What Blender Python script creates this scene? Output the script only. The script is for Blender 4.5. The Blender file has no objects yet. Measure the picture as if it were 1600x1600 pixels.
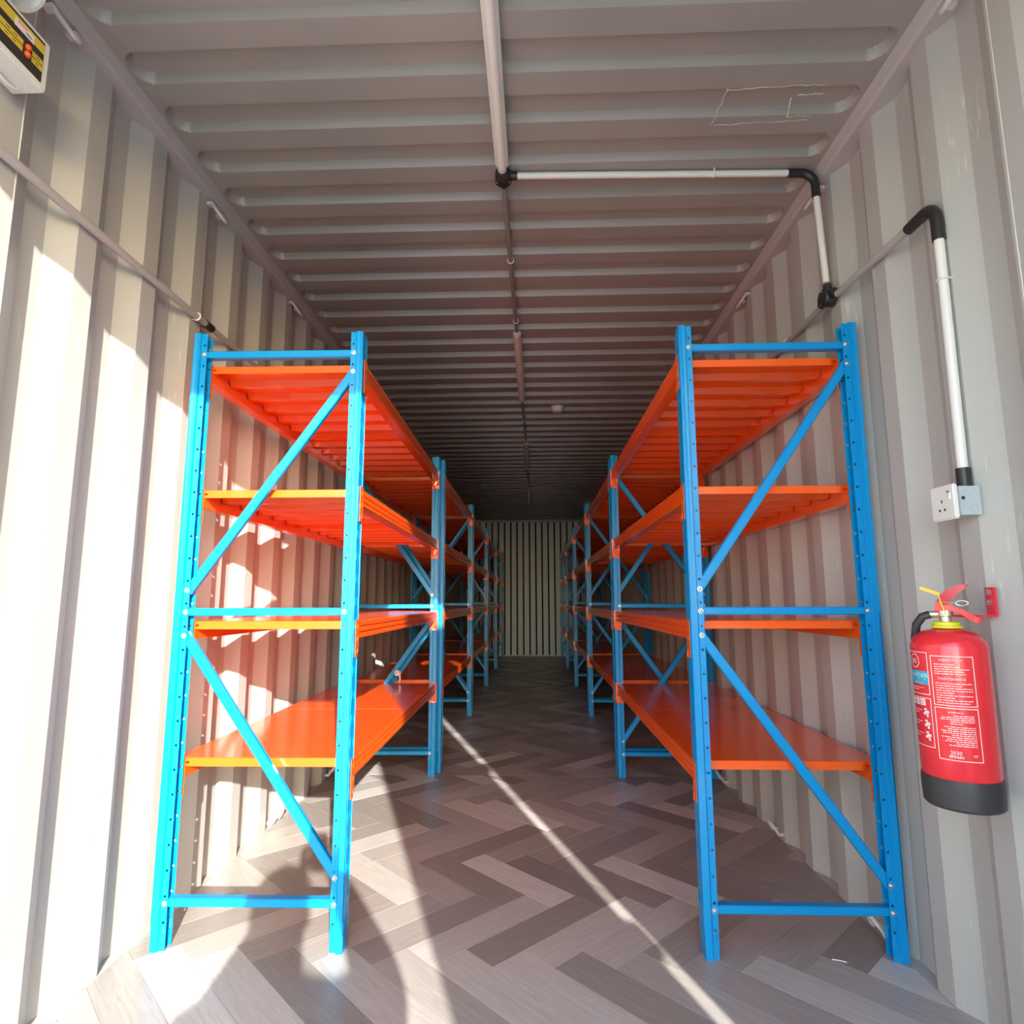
import bpy, bmesh, math, random
from mathutils import Vector, Matrix
random.seed(7)
scene = bpy.context.scene
C = scene.collection

# ------------------------------------------------------------------ camera
CAM = Vector((0.0786, 0.0, 1.0636))
PITCH, YAW, ROLL, FPX = 0.1435, -0.0351, -0.0026, 958.5
F = Vector((math.sin(YAW)*math.cos(PITCH), math.cos(YAW)*math.cos(PITCH), math.sin(PITCH)))
Rv = Vector((math.cos(YAW), -math.sin(YAW), 0)); Uv = Rv.cross(F)
R2 = Rv*math.cos(ROLL)+Uv*math.sin(ROLL); U2 = -Rv*math.sin(ROLL)+Uv*math.cos(ROLL)
cd = bpy.data.cameras.new('camera'); cam = bpy.data.objects.new('camera', cd); C.objects.link(cam)
cd.sensor_width = 36; cd.lens = FPX/1600*36; cd.clip_start = 0.005; cd.clip_end = 500
M = Matrix((R2, U2, -F)).transposed().to_4x4(); M.translation = CAM
cam.matrix_world = M
scene.camera = cam

# ------------------------------------------------------------------ sky, sun, exposure
SUN = Vector((-0.33, 1.0, -0.37)).normalized()
W = bpy.data.worlds.new('sky'); scene.world = W; W.use_nodes = True
nt = W.node_tree; bg = nt.nodes['Background']
sky = nt.nodes.new('ShaderNodeTexSky'); sky.sky_type = 'NISHITA'; sky.sun_disc = False
sky.sun_elevation = math.asin(-SUN.z); sky.sun_rotation = math.atan2(-SUN.x, -SUN.y)
sky.air_density = 1.0; sky.dust_density = 1.0; sky.ozone_density = 1.3
nt.links.new(sky.outputs[0], bg.inputs[0]); bg.inputs[1].default_value = 0.48
sl = bpy.data.lights.new('sun', 'SUN'); sl.energy = 8.0; sl.angle = math.radians(0.55); sl.color = (1.0, 0.955, 0.88)
so = bpy.data.objects.new('sun', sl); C.objects.link(so); so.location = (3, -9, 6)
so.rotation_euler = SUN.to_track_quat('-Z', 'Y').to_euler()
vs = scene.view_settings; vs.view_transform = 'Standard'; vs.look = 'None'; vs.gamma = 1.0; vs.use_curve_mapping = False
vs.exposure = 0.98
cy = scene.cycles
cy.max_bounces = 8; cy.diffuse_bounces = 5; cy.glossy_bounces = 4
cy.use_adaptive_sampling = True; cy.adaptive_threshold = 0.04
cy.sample_clamp_indirect = 6.0; cy.blur_glossy = 0.6

# ------------------------------------------------------------------ materials
def mat(name, col, rough=0.5, metal=0.0, spec=0.5, noise=None, bump=None, coat=0.0):
    m = bpy.data.materials.new(name); m.use_nodes = True
    n = m.node_tree; b = n.nodes['Principled BSDF']
    b.inputs['Base Color'].default_value = (*col, 1); b.inputs['Roughness'].default_value = rough
    b.inputs['Metallic'].default_value = metal; b.inputs['Specular IOR Level'].default_value = spec
    if coat: b.inputs['Coat Weight'].default_value = coat; b.inputs['Coat Roughness'].default_value = 0.12
    tc = n.nodes.new('ShaderNodeTexCoord')
    if noise:
        sc, amt, det, stretch = noise
        mp = n.nodes.new('ShaderNodeMapping'); mp.inputs['Scale'].default_value = stretch
        n.links.new(tc.outputs['Object'], mp.inputs[0])
        t = n.nodes.new('ShaderNodeTexNoise'); t.inputs['Scale'].default_value = sc; t.inputs['Detail'].default_value = det
        n.links.new(mp.outputs[0], t.inputs['Vector'])
        r = n.nodes.new('ShaderNodeMapRange'); r.inputs[1].default_value = 0.3; r.inputs[2].default_value = 0.7
        r.inputs[3].default_value = 1-amt; r.inputs[4].default_value = 1+amt
        n.links.new(t.outputs['Fac'], r.inputs[0])
        mx = n.nodes.new('ShaderNodeVectorMath'); mx.operation = 'SCALE'; mx.inputs[0].default_value = col
        n.links.new(r.outputs[0], mx.inputs['Scale']); n.links.new(mx.outputs[0], b.inputs['Base Color'])
    if bump:
        sc, st = bump
        t2 = n.nodes.new('ShaderNodeTexNoise'); t2.inputs['Scale'].default_value = sc; t2.inputs['Detail'].default_value = 3
        n.links.new(tc.outputs['Object'], t2.inputs['Vector'])
        bp = n.nodes.new('ShaderNodeBump'); bp.inputs['Strength'].default_value = st; bp.inputs['Distance'].default_value = 0.004
        n.links.new(t2.outputs['Fac'], bp.inputs['Height']); n.links.new(bp.outputs[0], b.inputs['Normal'])
    return m
def scuffs(m, col):
    n = m.node_tree; L = n.links.new; b = n.nodes['Principled BSDF']; src = b.inputs['Base Color'].links[0].from_socket
    tc = n.nodes.new('ShaderNodeTexCoord'); mp = n.nodes.new('ShaderNodeMapping'); mp.inputs['Scale'].default_value = (1, 1, .16); L(tc.outputs['Object'], mp.inputs[0])
    t = n.nodes.new('ShaderNodeTexNoise'); t.inputs['Scale'].default_value = 70; t.inputs['Detail'].default_value = 4; L(mp.outputs[0], t.inputs['Vector'])
    k = n.nodes.new('ShaderNodeTexNoise'); k.inputs['Scale'].default_value = 3.1; L(tc.outputs['Object'], k.inputs['Vector'])
    r1 = n.nodes.new('ShaderNodeMapRange'); r1.inputs[1].default_value = .60; r1.inputs[2].default_value = .68; L(t.outputs['Fac'], r1.inputs[0])
    r2 = n.nodes.new('ShaderNodeMapRange'); r2.inputs[1].default_value = .54; r2.inputs[2].default_value = .64; L(k.outputs['Fac'], r2.inputs[0])
    mu = n.nodes.new('ShaderNodeMath'); mu.operation = 'MULTIPLY'; L(r1.outputs[0], mu.inputs[0]); L(r2.outputs[0], mu.inputs[1])
    mu2 = n.nodes.new('ShaderNodeMath'); mu2.operation = 'MULTIPLY'; mu2.inputs[1].default_value = .5; L(mu.outputs[0], mu2.inputs[0])
    mx = n.nodes.new('ShaderNodeMix'); mx.data_type = 'RGBA'; L(mu2.outputs[0], mx.inputs['Factor']); L(src, mx.inputs['A']); mx.inputs['B'].default_value = (*col, 1)
    L(mx.outputs['Result'], b.inputs['Base Color'])
PAINT = mat('grey_wall_paint', (0.465, 0.462, 0.432), 0.42, noise=(1.6, 0.05, 4, (1, 1, .25)), bump=(9, 0.12))
scuffs(PAINT, (.72, .70, .66))
ROOFP = mat('grey_roof_paint', (0.33, 0.305, 0.28), 0.34, noise=(2.2, 0.06, 4, (1, 1, 1)), bump=(7, 0.16))
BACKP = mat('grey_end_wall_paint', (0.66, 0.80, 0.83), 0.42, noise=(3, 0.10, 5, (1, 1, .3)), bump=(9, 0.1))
RAILP = mat('grey_rail_paint', (0.45, 0.43, 0.42), 0.4, bump=(12, 0.1))
SEAL = mat('white_sealant', (0.66, 0.64, 0.60), 0.5, bump=(60, 0.5))
BLUE = mat('blue_powder_coat', (0.0005, 0.262, 0.62), 0.32, spec=0.35, bump=(120, 0.03), coat=0.12)
ORANGE = mat('orange_powder_coat', (0.88, 0.112, 0.008), 0.24, bump=(60, 0.02), coat=0.5)
STEEL = mat('zinc_steel', (0.75, 0.75, 0.74), 0.28, 0.9)
GALV = mat('painted_ring_steel', (0.74, 0.72, 0.69), 0.35, 0.25)
PVC = mat('white_pvc', (0.78, 0.77, 0.72), 0.35)
PVCPAINT = mat('grey_painted_pvc', (0.45, 0.42, 0.40), 0.35)
DUCT = mat('shaded_grey_painted_pvc', (0.26, 0.225, 0.205), 0.4)  # darker copy of the painted PVC; shade under the roof put into its colour
SCRAP = mat('pale_blue_film', (0.25, 0.62, 0.78), 0.3)
BLACKP = mat('black_plastic', (0.022, 0.021, 0.022), 0.38)
WHITEP = mat('white_plastic', (0.80, 0.79, 0.75), 0.35)
BATTEN = mat('cream_batten_plastic', (0.84, 0.80, 0.73), 0.35)
GREYBOX = mat('galvanised_box', (0.50, 0.57, 0.59), 0.45, 0.2)
DARK = mat('dark_hole', (0.02, 0.02, 0.02), 0.8)
RED = mat('red_gloss_paint', (0.80, 0.028, 0.040), 0.22, coat=0.4)
REDL = mat('red_lever_paint', (0.55, 0.010, 0.03), 0.3)
RUBBER = mat('black_rubber', (0.035, 0.036, 0.038), 0.42)
YELLOW = mat('yellow_plastic', (0.72, 0.70, 0.03), 0.4)
YELLOW2 = mat('amber_yellow_plastic', (0.85, 0.55, 0.02), 0.4)
BRASS = mat('chromed_brass', (0.72, 0.68, 0.60), 0.25, 0.9)
LABELW = mat('label_white_print', (0.86, 0.78, 0.76), 0.4)
LABELC = mat('label_cyan_print', (0.02, 0.42, 0.62), 0.35)
PANY = mat('panel_yellow_print', (0.72, 0.55, 0.05), 0.4)
PANK = mat('panel_black_print', (0.035, 0.03, 0.03), 0.4)
PANR = mat('orange_indicator', (0.80, 0.12, 0.03), 0.3)
GROUND = mat('concrete_ground', (0.54, 0.54, 0.50), 0.9, noise=(0.8, 0.12, 5, (1, 1, 1)))
SUBFLOOR = mat('dark_joint_underlay', (0.10, 0.095, 0.09), 0.6)
JOINT = mat('dark_joint', (0.012, 0.014, 0.015), 0.8)
GASKET = mat('door_gasket_rubber', (0.03, 0.03, 0.03), 0.6)
DOORP = mat('grey_door_paint', (0.46, 0.46, 0.45), 0.45, bump=(9, .1))
SKIN = mat('skin', (0.38, 0.22, 0.15), 0.5); CLOTH = mat('dark_shirt_cloth', (0.05, 0.06, 0.09), 0.9)
TROUS = mat('trouser_cloth', (0.07, 0.065, 0.06), 0.9); HAIR = mat('dark_hair', (0.02, 0.015, 0.012), 0.6)

def plank_mat(name, use_attr):
    m = bpy.data.materials.new(name); m.use_nodes = True; n = m.node_tree; b = n.nodes['Principled BSDF']
    L = n.links.new
    if use_attr:
        src = n.nodes.new('ShaderNodeAttribute'); src.attribute_name = 'tone'; colo = src.outputs['Color']
        tc = n.nodes.new('ShaderNodeAttribute'); tc.attribute_name = 'grain_co'; vec = tc.outputs['Vector']
    else:
        src = n.nodes.new('ShaderNodeObjectInfo'); colo = src.outputs['Color']
        tc = n.nodes.new('ShaderNodeTexCoord'); vec = tc.outputs['Object']
        mul = n.nodes.new('ShaderNodeMath'); mul.operation = 'MULTIPLY'; mul.inputs[1].default_value = 37.0
        L(src.outputs['Random'], mul.inputs[0])
        cmb = n.nodes.new('ShaderNodeCombineXYZ'); L(mul.outputs[0], cmb.inputs[0]); L(mul.outputs[0], cmb.inputs[1])
        ad = n.nodes.new('ShaderNodeVectorMath'); ad.operation = 'ADD'; L(vec, ad.inputs[0]); L(cmb.outputs[0], ad.inputs[1]); vec = ad.outputs[0]
    mp = n.nodes.new('ShaderNodeMapping'); mp.inputs['Scale'].default_value = (7, 90, 1); L(vec, mp.inputs[0])
    t = n.nodes.new('ShaderNodeTexNoise'); t.inputs['Scale'].default_value = 1.0; t.inputs['Detail'].default_value = 6; t.inputs['Roughness'].default_value = 0.65
    t.inputs['Distortion'].default_value = 0.8
    L(mp.outputs[0], t.inputs['Vector'])
    r = n.nodes.new('ShaderNodeMapRange'); r.inputs[1].default_value = 0.25; r.inputs[2].default_value = 0.75; r.inputs[3].default_value = 0.82; r.inputs[4].default_value = 1.18
    L(t.outputs['Fac'], r.inputs[0])
    v = n.nodes.new('ShaderNodeVectorMath'); v.operation = 'SCALE'; L(colo, v.inputs[0]); L(r.outputs[0], v.inputs['Scale']); L(v.outputs[0], b.inputs['Base Color'])
    b.inputs['Roughness'].default_value = 0.34; b.inputs['Specular IOR Level'].default_value = 0.45
    bp = n.nodes.new('ShaderNodeBump'); bp.inputs['Strength'].default_value = 0.10; bp.inputs['Distance'].default_value = 0.001
    L(t.outputs['Fac'], bp.inputs['Height']); L(bp.outputs[0], b.inputs['Normal'])
    return m
PLANK = plank_mat('vinyl_wood_plank', False); PLANKF = plank_mat('vinyl_wood_plank_far', True)

# ------------------------------------------------------------------ helpers
class MB:
    def __init__(s): s.v = []; s.f = []
    def add(s, vs, fs):
        o = len(s.v); s.v += [tuple(x) for x in vs]; s.f += [tuple(i+o for i in f) for f in fs]; return s
    def box(s, x0, x1, y0, y1, z0, z1):
        return s.add([(x0,y0,z0),(x1,y0,z0),(x1,y1,z0),(x0,y1,z0),(x0,y0,z1),(x1,y0,z1),(x1,y1,z1),(x0,y1,z1)],
                     [(0,3,2,1),(4,5,6,7),(0,1,5,4),(1,2,6,5),(2,3,7,6),(3,0,4,7)])
    def prism(s, poly, ax, a, b):
        """extrude a 2-D polygon along axis ax ('x','y','z') between a and b"""
        n = len(poly)
        def P(p, t):
            return {'y': (p[0], t, p[1]), 'x': (t, p[0], p[1]), 'z': (p[0], p[1], t)}[ax]
        vs = [P(p, a) for p in poly]+[P(p, b) for p in poly]
        fs = [(i, (i+1) % n, n+(i+1) % n, n+i) for i in range(n)]+[tuple(range(n))[::-1], tuple(range(n, 2*n))]
        return s.add(vs, fs)
    def tube(s, path, r, n=10, caps=True, closed=False):
        path = [Vector(p) for p in path]; rings = []; prev = None
        m = len(path)
        for i, p in enumerate(path):
            if closed: t = path[(i+1) % m]-path[i-1]
            else: t = path[min(i+1, m-1)]-path[max(i-1, 0)]
            t.normalize()
            if prev is None:
                a = Vector((0,0,1)) if abs(t.z) < .9 else Vector((1,0,0)); nrm = t.cross(a).normalized()
            else:
                nrm = (prev-t*prev.dot(t)).normalized()
            prev = nrm; bi = t.cross(nrm); rr = r[i] if isinstance(r, (list, tuple)) else r
            rings.append([p+(nrm*math.cos(2*math.pi*k/n)+bi*math.sin(2*math.pi*k/n))*rr for k in range(n)])
        vs = [q for rg in rings for q in rg]; fs = []
        for i in range(m if closed else m-1):
            j = (i+1) % m
            for k in range(n): fs.append((i*n+k, i*n+(k+1) % n, j*n+(k+1) % n, j*n+k))
        if caps and not closed: fs += [tuple(range(n))[::-1], tuple(range((m-1)*n, m*n))]
        return s.add(vs, fs)
    def lathe(s, prof, origin, axis=(0,0,1), n=32):
        axis = Vector(axis).normalized(); a = Vector((0,0,1)) if abs(axis.z) < .9 else Vector((1,0,0))
        u = axis.cross(a).normalized(); w = axis.cross(u); o = Vector(origin); vs = []; fs = []
        for r, h in prof:
            for k in range(n):
                an = 2*math.pi*k/n; vs.append(o+axis*h+(u*math.cos(an)+w*math.sin(an))*max(r, 1e-5))
        m = len(prof)
        for i in range(m-1):
            for k in range(n): fs.append((i*n+k, i*n+(k+1) % n, (i+1)*n+(k+1) % n, (i+1)*n+k))
        return s.add(vs, fs)
    def mesh(s, name, m=None, smooth=None):
        me = bpy.data.meshes.new(name); me.from_pydata(s.v, [], s.f)
        bm = bmesh.new(); bm.from_mesh(me); bmesh.ops.recalc_face_normals(bm, faces=bm.faces); bm.to_mesh(me); bm.free()
        if m: me.materials.append(m)
        if smooth is not None:
            for p in me.polygons: p.use_smooth = True
            me.set_sharp_from_angle(angle=math.radians(smooth))
        return me
def link(name, me, parent=None, loc=(0,0,0), rot=(0,0,0)):
    o = bpy.data.objects.new(name, me); C.objects.link(o); o.location = loc; o.rotation_euler = rot
    if parent: o.parent = parent
    return o
def build(mb, name, m, parent=None, smooth=None, loc=(0,0,0), rot=(0,0,0)):
    return link(name, mb.mesh(name, m, smooth), parent, loc, rot)
def tag(o, label, cat, group=None):
    o['label'] = label; o['category'] = cat
    if group: o['group'] = group
    return o
def struct(o, label=None):
    o['kind'] = 'structure'
    if label: o['label'] = label
    return o
def empty(name, loc=(0,0,0), rot=(0,0,0)):
    o = bpy.data.objects.new(name, None); o.empty_display_size = 0.05; C.objects.link(o); o.location = loc; o.rotation_euler = rot; return o

# ------------------------------------------------------------------ container shell
XI, XO, YD, YB = 1.182, 1.218, 0.15, 12.18
RAILZ = 2.615
def wall_profile(y0, y1, ph):
    """(depth offset, y) along the corrugated sheet; 0 = inner face, 1 = outer face"""
    pts = []; k0 = int((y0-ph)//0.278)-1; y = ph+k0*0.278
    while y < y1+.3:
        pts += [(1, y), (0, y+.068), (0, y+.140), (1, y+.208)]; y += 0.278
    out = [(1, y0)]
    for p in pts:
        if y0 < p[1] < y1: out.append(p)
    out.append((1, y1)); return out
def side_wall(name, sx, ph, label):
    mb = MB(); pr = wall_profile(YD, YB, ph)
    vs = []; fs = []
    zs = [-0.02, 0.4, 0.9, 1.4, 1.9, 2.3, RAILZ+.01]
    for t, y in pr:
        for z in zs: vs.append((sx*(XI+(XO-XI)*t), y, z))
    nz = len(zs)
    for i in range(len(pr)-1):
        for j in range(nz-1): fs.append((i*nz+j, i*nz+j+1, (i+1)*nz+j+1, (i+1)*nz+j))
    mb.add(vs, fs)
    o = build(mb, name, PAINT); struct(o, label); return o
WL = side_wall('wall_left', -1, 1.468, 'corrugated light grey steel wall on the left')
WR = side_wall('wall_right', 1, 1.480, 'corrugated light grey steel wall on the right')
# vertical welded joints of the wall sheets, and sealant lines along the foot
for wall, sx, ys in ((WL, -1, (1.327, 4.1)), (WR, 1, (1.333, 4.1))):
    for y in ys:
        mb = MB(); mb.tube([(sx*(XI+.001), y, z) for z in (0.0, .8, 1.6, RAILZ)], 0.0024, 6); build(mb, 'weld_seam', SEAL, wall)

def rail(name, sx):
    mb = MB(); prof = [(1.235, RAILZ), (1.160, RAILZ), (1.152, RAILZ+.008), (1.140, 2.655), (1.140, 2.71), (1.235, 2.71)]
    mb.prism([(sx*x, z) for x, z in prof], 'y', YD, YB); o = build(mb, name, RAILP); struct(o); return o
rail('trim_1', -1); rail('trim_2', 1)
def footing(name, sx):
    mb = MB(); mb.prism([(sx*(XI-.004), 0.0), (sx*1.23, 0.0), (sx*1.23, -.02), (sx*(XI-.004), -.02)], 'y', YD, YB)
    o = build(mb, name, RAILP); struct(o)
footing('baseboard_left', -1); footing('baseboard_right', 1)

# ceiling: pressed recesses with rounded ends
ZL, ZR_, PER, BR0 = 2.655, 2.684, 0.1985, 1.454
def roof():
    hw, hl, rad, slope = 0.057, 1.128, 0.055, 0.011
    xs = [-1.235, -1.14]+[-1.14+i*.005 for i in range(1, 20)]+[-1.0, -.5, 0, .5, 1.0]+[1.14-i*.005 for i in range(19, 0, -1)]+[1.14, 1.235]
    ys = [YD-.1]; n = int((YB-YD)/PER)+1; k0 = -6
    cs = [BR0-.052+PER*k for k in range(k0, n+2)]
    fine = [-hw, -hw+slope*.5, -hw+slope]+[-hw+slope+.0058*i for i in range(1, 16)]; fine = [q for q in fine if q < -.001]; fine = fine+[0]+[-q for q in fine[::-1]]
    coarse = [-hw, -hw+slope*.5, -hw+slope, -hw+.022, -hw+.036, 0, hw-.036, hw-.022, hw-slope, hw-slope*.5, hw]
    for c in cs:
        for o in (fine if 1.2 < c < 4.2 else coarse):
            y = c+o
            if YD-.05 < y < YB-.05: ys.append(y)
    ys.append(YB+.02)
    def h(x, y):
        c = min(cs, key=lambda q: abs(q-y)); dx = abs(x)-hl+rad; dy = abs(y-c)-hw+rad
        d = math.hypot(max(dx, 0), max(dy, 0))+min(max(dx, dy), 0)-rad
        t = min(max(-d/slope, 0), 1)
        if y > YB-.2 or y < YD+.05: t = 0
        return ZL+(ZR_-ZL)*t
    mb = MB(); vs = [(x, y, h(x, y)) for y in ys for x in xs]; m = len(xs); fs = []
    for j in range(len(ys)-1):
        for i in range(m-1): fs.append((j*m+i, j*m+i+1, (j+1)*m+i+1, (j+1)*m+i))
    mb.add(vs, fs); o = build(mb, 'ceiling', ROOFP, smooth=28); struct(o, 'corrugated steel roof with pressed cross ribs')
    return o
ROOF = roof()

# end wall
def end_wall():
    mb = MB(); mb.box(-1.24, 1.24, YB+.030, YB+.06, -.02, 2.72)
    o = build(mb, 'wall_back', JOINT); struct(o, 'end wall of narrow pale grey upright panels with dark joints')
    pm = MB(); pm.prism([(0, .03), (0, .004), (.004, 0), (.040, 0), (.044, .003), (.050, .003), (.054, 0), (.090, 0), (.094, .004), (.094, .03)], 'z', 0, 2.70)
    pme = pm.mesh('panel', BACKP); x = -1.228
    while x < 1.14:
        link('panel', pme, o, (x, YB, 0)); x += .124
    mb = MB(); mb.box(-1.235, 1.235, YB-.03, YB+.06, -.02, 0.018); struct(build(mb, 'baseboard_back', SEAL))
    mb = MB(); mb.box(-1.16, 1.16, YB-.05, YB+.06, 2.62, 2.72); struct(build(mb, 'trim_3', RAILP))
    return o
end_wall()
# door end: corner posts, header, sill, open door leaves
HY0, HY1, HZ = 0.02, 0.14, 2.51
mb = MB(); mb.box(-1.24, 1.24, HY0, HY1+.02, HZ, 2.75); struct(build(mb, 'trim_4', RAILP))
mb = MB(); mb.box(1.136, 1.24, 0.05, 0.2, -.17, 2.75); struct(build(mb, 'trim_5', RAILP))
mb = MB(); mb.box(-1.24, -1.136, 0.05, 0.2, -.17, 2.75); struct(build(mb, 'trim_6', RAILP))
mb = MB(); mb.box(-1.24, 1.24, 0.02, 0.2, -.17, -.004); struct(build(mb, 'trim_7', RAILP))
def door(name, hx, hy, ang, sgn):
    """leaf of 1.15 m, ribbed outside; local x runs from the hinge edge along the leaf"""
    o = empty(name, (hx, hy, 0), (0, 0, ang)); struct(o)
    mb = MB(); prof = [(0, 0)]
    x = 0.06
    while x < 1.08:
        prof += [(x, 0), (x+.02, sgn*.03), (x+.13, sgn*.03), (x+.15, 0)]; x += .21
    prof += [(1.15, 0), (1.15, -sgn*.012), (0, -sgn*.012)]
    mb.prism([(a, b) for a, b in prof], 'z', 0.02, 2.56)
    mb.box(0, .05, -.028, .028, 0.02, 2.56); mb.box(1.10, 1.15, -.028, .028, 0.02, 2.56)
    mb.box(0, 1.15, -.028, .028, 0.02, 0.08); mb.box(0, 1.15, -.028, .028, 2.50, 2.56)
    build(mb, 'leaf', DOORP, o)
    mb = MB(); mb.tube([(.85, -sgn*0-.06*1, 0.05), (.85, -.06, 2.55)], .017, 10); build(mb, 'lock_rod', GALV, o)
    for z in (.20, .78, 1.52, 2.26):
        mb = MB(); mb.box(-.055, .08, -.034, .034, z-.035, z+.035); build(mb, 'hinge', GALV, o)
    return o
th = math.radians(77)
door('door_1', 1.088, -0.005, math.atan2(-math.sin(th), -math.cos(th)), 1)
door('door_2', -1.22, -0.02, math.radians(190), 1)
mb = MB(); mb.box(-60, 60, -80, 30, -.19, -.17); g = build(mb, 'ground', GROUND); struct(g, 'pale ground outside the container')

# ------------------------------------------------------------------ floor: herringbone planks
mb = MB(); mb.box(-XI+.001, XI-.001, 0.19, YB-.03, -.17, -.0045); FLOOR = build(mb, 'floor', SUBFLOOR); struct(FLOOR, 'floor of grey wood planks laid in herringbone')
PW, PL = 0.127, 0.508
S2 = math.sqrt(.5)
def clip(poly, ax, lim, keep_less):
    out = []
    for i, p in enumerate(poly):
        q = poly[(i+1) % len(poly)]
        ip = (p[ax] <= lim) == keep_less or p[ax] == lim; iq = (q[ax] <= lim) == keep_less or q[ax] == lim
        if ip: out.append(p)
        if ip != iq:
            t = (lim-p[ax])/(q[ax]-p[ax]); out.append((p[0]+t*(q[0]-p[0]), p[1]+t*(q[1]-p[1])))
    return out
TONES = [(.150,.139,.130),(.170,.158,.149),(.205,.194,.183),(.245,.234,.222),(.285,.275,.263),(.335,.328,.315),(.160,.147,.138),(.195,.183,.172),(.225,.213,.202)]
far_v, far_f, far_c, far_g = [], [], [], []
sheets = [(0.2, 3.955, -1.936, 1.865), (3.957, 7.955, -1.90, 1.90), (7.957, YB-.031, -1.99, 1.83)]
cand = []
for (ya, yb, p0, q0) in sheets:
    for m in range(-26, 6):
        for k in range(-80, 90):
            for typ in (0, 1):
                if typ == 0: a, b, da, db = p0+k*PW+m*PL, q0+k*PW-m*PL, PL, PW
                else: a, b, da, db = p0+PL+k*PW+m*PL, q0+PW-PL+k*PW-m*PL, PW, PL
                cx, cy_ = (a+da/2+b+db/2)*S2, (-(a+da/2)+(b+db/2))*S2
                if abs(cx) > 1.6 or not (ya-.4 < cy_ < yb+.4): continue
                g = .0004
                pq = [(a+g, b+g), (a+da-g, b+g), (a+da-g, b+db-g), (a+g, b+db-g)]
                poly = [((u+v)*S2, (-u+v)*S2) for u, v in pq]
                for ax, lim, kl in ((0, XI-.003, True), (0, -XI+.003, False), (1, yb, True), (1, ya, False)):
                    if poly: poly = clip(poly, ax, lim, kl)
                if len(poly) < 3: continue
                ar = abs(sum(poly[i][0]*poly[(i+1) % len(poly)][1]-poly[(i+1) % len(poly)][0]*poly[i][1] for i in range(len(poly))))/2
                if ar < .0006: continue
                cand.append((cx, cy_, poly, typ, ar))
cand.sort(key=lambda c: c[1])
rp = random.Random(34); n_ind = 0
for cx, cy_, poly, typ, ar in cand:
    tone = rp.choice(TONES); s = rp.uniform(.92, 1.08); tone = tuple(t*s*1.74*w for t, w in zip(tone, (1.0, .98, .945)))
    vis = cy_ > 1.25
    an = -math.pi/4 if typ == 0 else math.pi/4
    if vis and n_ind < 290 and ar > .004:
        n_ind += 1
        ca, sa = math.cos(-an), math.sin(-an)
        lp = [((x-cx)*ca-(y-cy_)*sa, (x-cx)*sa+(y-cy_)*ca) for x, y in poly]
        m_ = MB(); mxx = len(lp)
        ctr = (sum(p[0] for p in lp)/mxx, sum(p[1] for p in lp)/mxx)
        top = [(p[0]+(-.0009 if p[0] > ctr[0] else .0009), p[1]+(-.0009 if p[1] > ctr[1] else .0009)) for p in lp]
        vs = [(*p, -.004) for p in lp]+[(*p, -.0004) for p in lp]+[(*p, 0) for p in top]
        fs = [tuple(range(2*mxx, 3*mxx))]+[(i, (i+1) % mxx, mxx+(i+1) % mxx, mxx+i) for i in range(mxx)]+[(mxx+i, mxx+(i+1) % mxx, 2*mxx+(i+1) % mxx, 2*mxx+i) for i in range(mxx)]
        m_.add(vs, fs); o = build(m_, 'plank', PLANK, FLOOR, loc=(cx, cy_, 0), rot=(0, 0, an)); o.color = (*tone, 1)
    else:
        o0 = len(far_v); rnd = rp.uniform(0, 50); ca, sa = math.cos(-an), math.sin(-an)
        for x, y in poly:
            far_v.append((x, y, -.0001)); far_c.append(tone); far_g.append(((x-cx)*ca-(y-cy_)*sa+rnd, (x-cx)*sa+(y-cy_)*ca+rnd, 0))
        far_f.append(tuple(range(o0, o0+len(poly))))
me = bpy.data.meshes.new('distant_planks'); me.from_pydata(far_v, [], far_f); me.materials.append(PLANKF)
a1 = me.attributes.new('tone', 'FLOAT_COLOR', 'POINT'); a2 = me.attributes.new('grain_co', 'FLOAT_VECTOR', 'POINT')
for i, (c, gco) in enumerate(zip(far_c, far_g)): a1.data[i].color = (*c, 1); a2.data[i].vector = gco
bm = bmesh.new(); bm.from_mesh(me); bmesh.ops.recalc_face_normals(bm, faces=bm.faces)
for f in bm.faces:
    if f.normal.z < 0: f.normal_flip()
bm.to_mesh(me); bm.free()
fo = link('distant_planks', me, FLOOR); fo['kind'] = 'stuff'

# ------------------------------------------------------------------ racks
RW, PD, UL, RH = 0.595, 0.055, 1.955, 2.0       # depth of rack, post web, unit length, height
TOPS = (1.900, 1.448, 0.998, 0.556)
def hole_cell(bm, O, U, V, u0, u1, v0, v1, hu, hv, ru, rv, slant=0.0):
    """rectangle (u0..u1, v0..v1) with an eight-sided hole, on plane O + u*U + v*V"""
    P = lambda u, v: bm.verts.new(O+U*u+V*v)
    um, vm = (u0+u1)/2, (v0+v1)/2
    outer = [P(u1, vm), P(u1, v1), P(um, v1), P(u0, v1), P(u0, vm), P(u0, v0), P(um, v0), P(u1, v0)]
    inner = [P(hu+ru*math.cos(k*math.pi/4)+slant*rv*math.sin(k*math.pi/4), hv+rv*math.sin(k*math.pi/4)) for k in range(8)]
    for k in range(8): bm.faces.new((outer[k], outer[(k+1) % 8], inner[(k+1) % 8], inner[k]))
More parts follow.
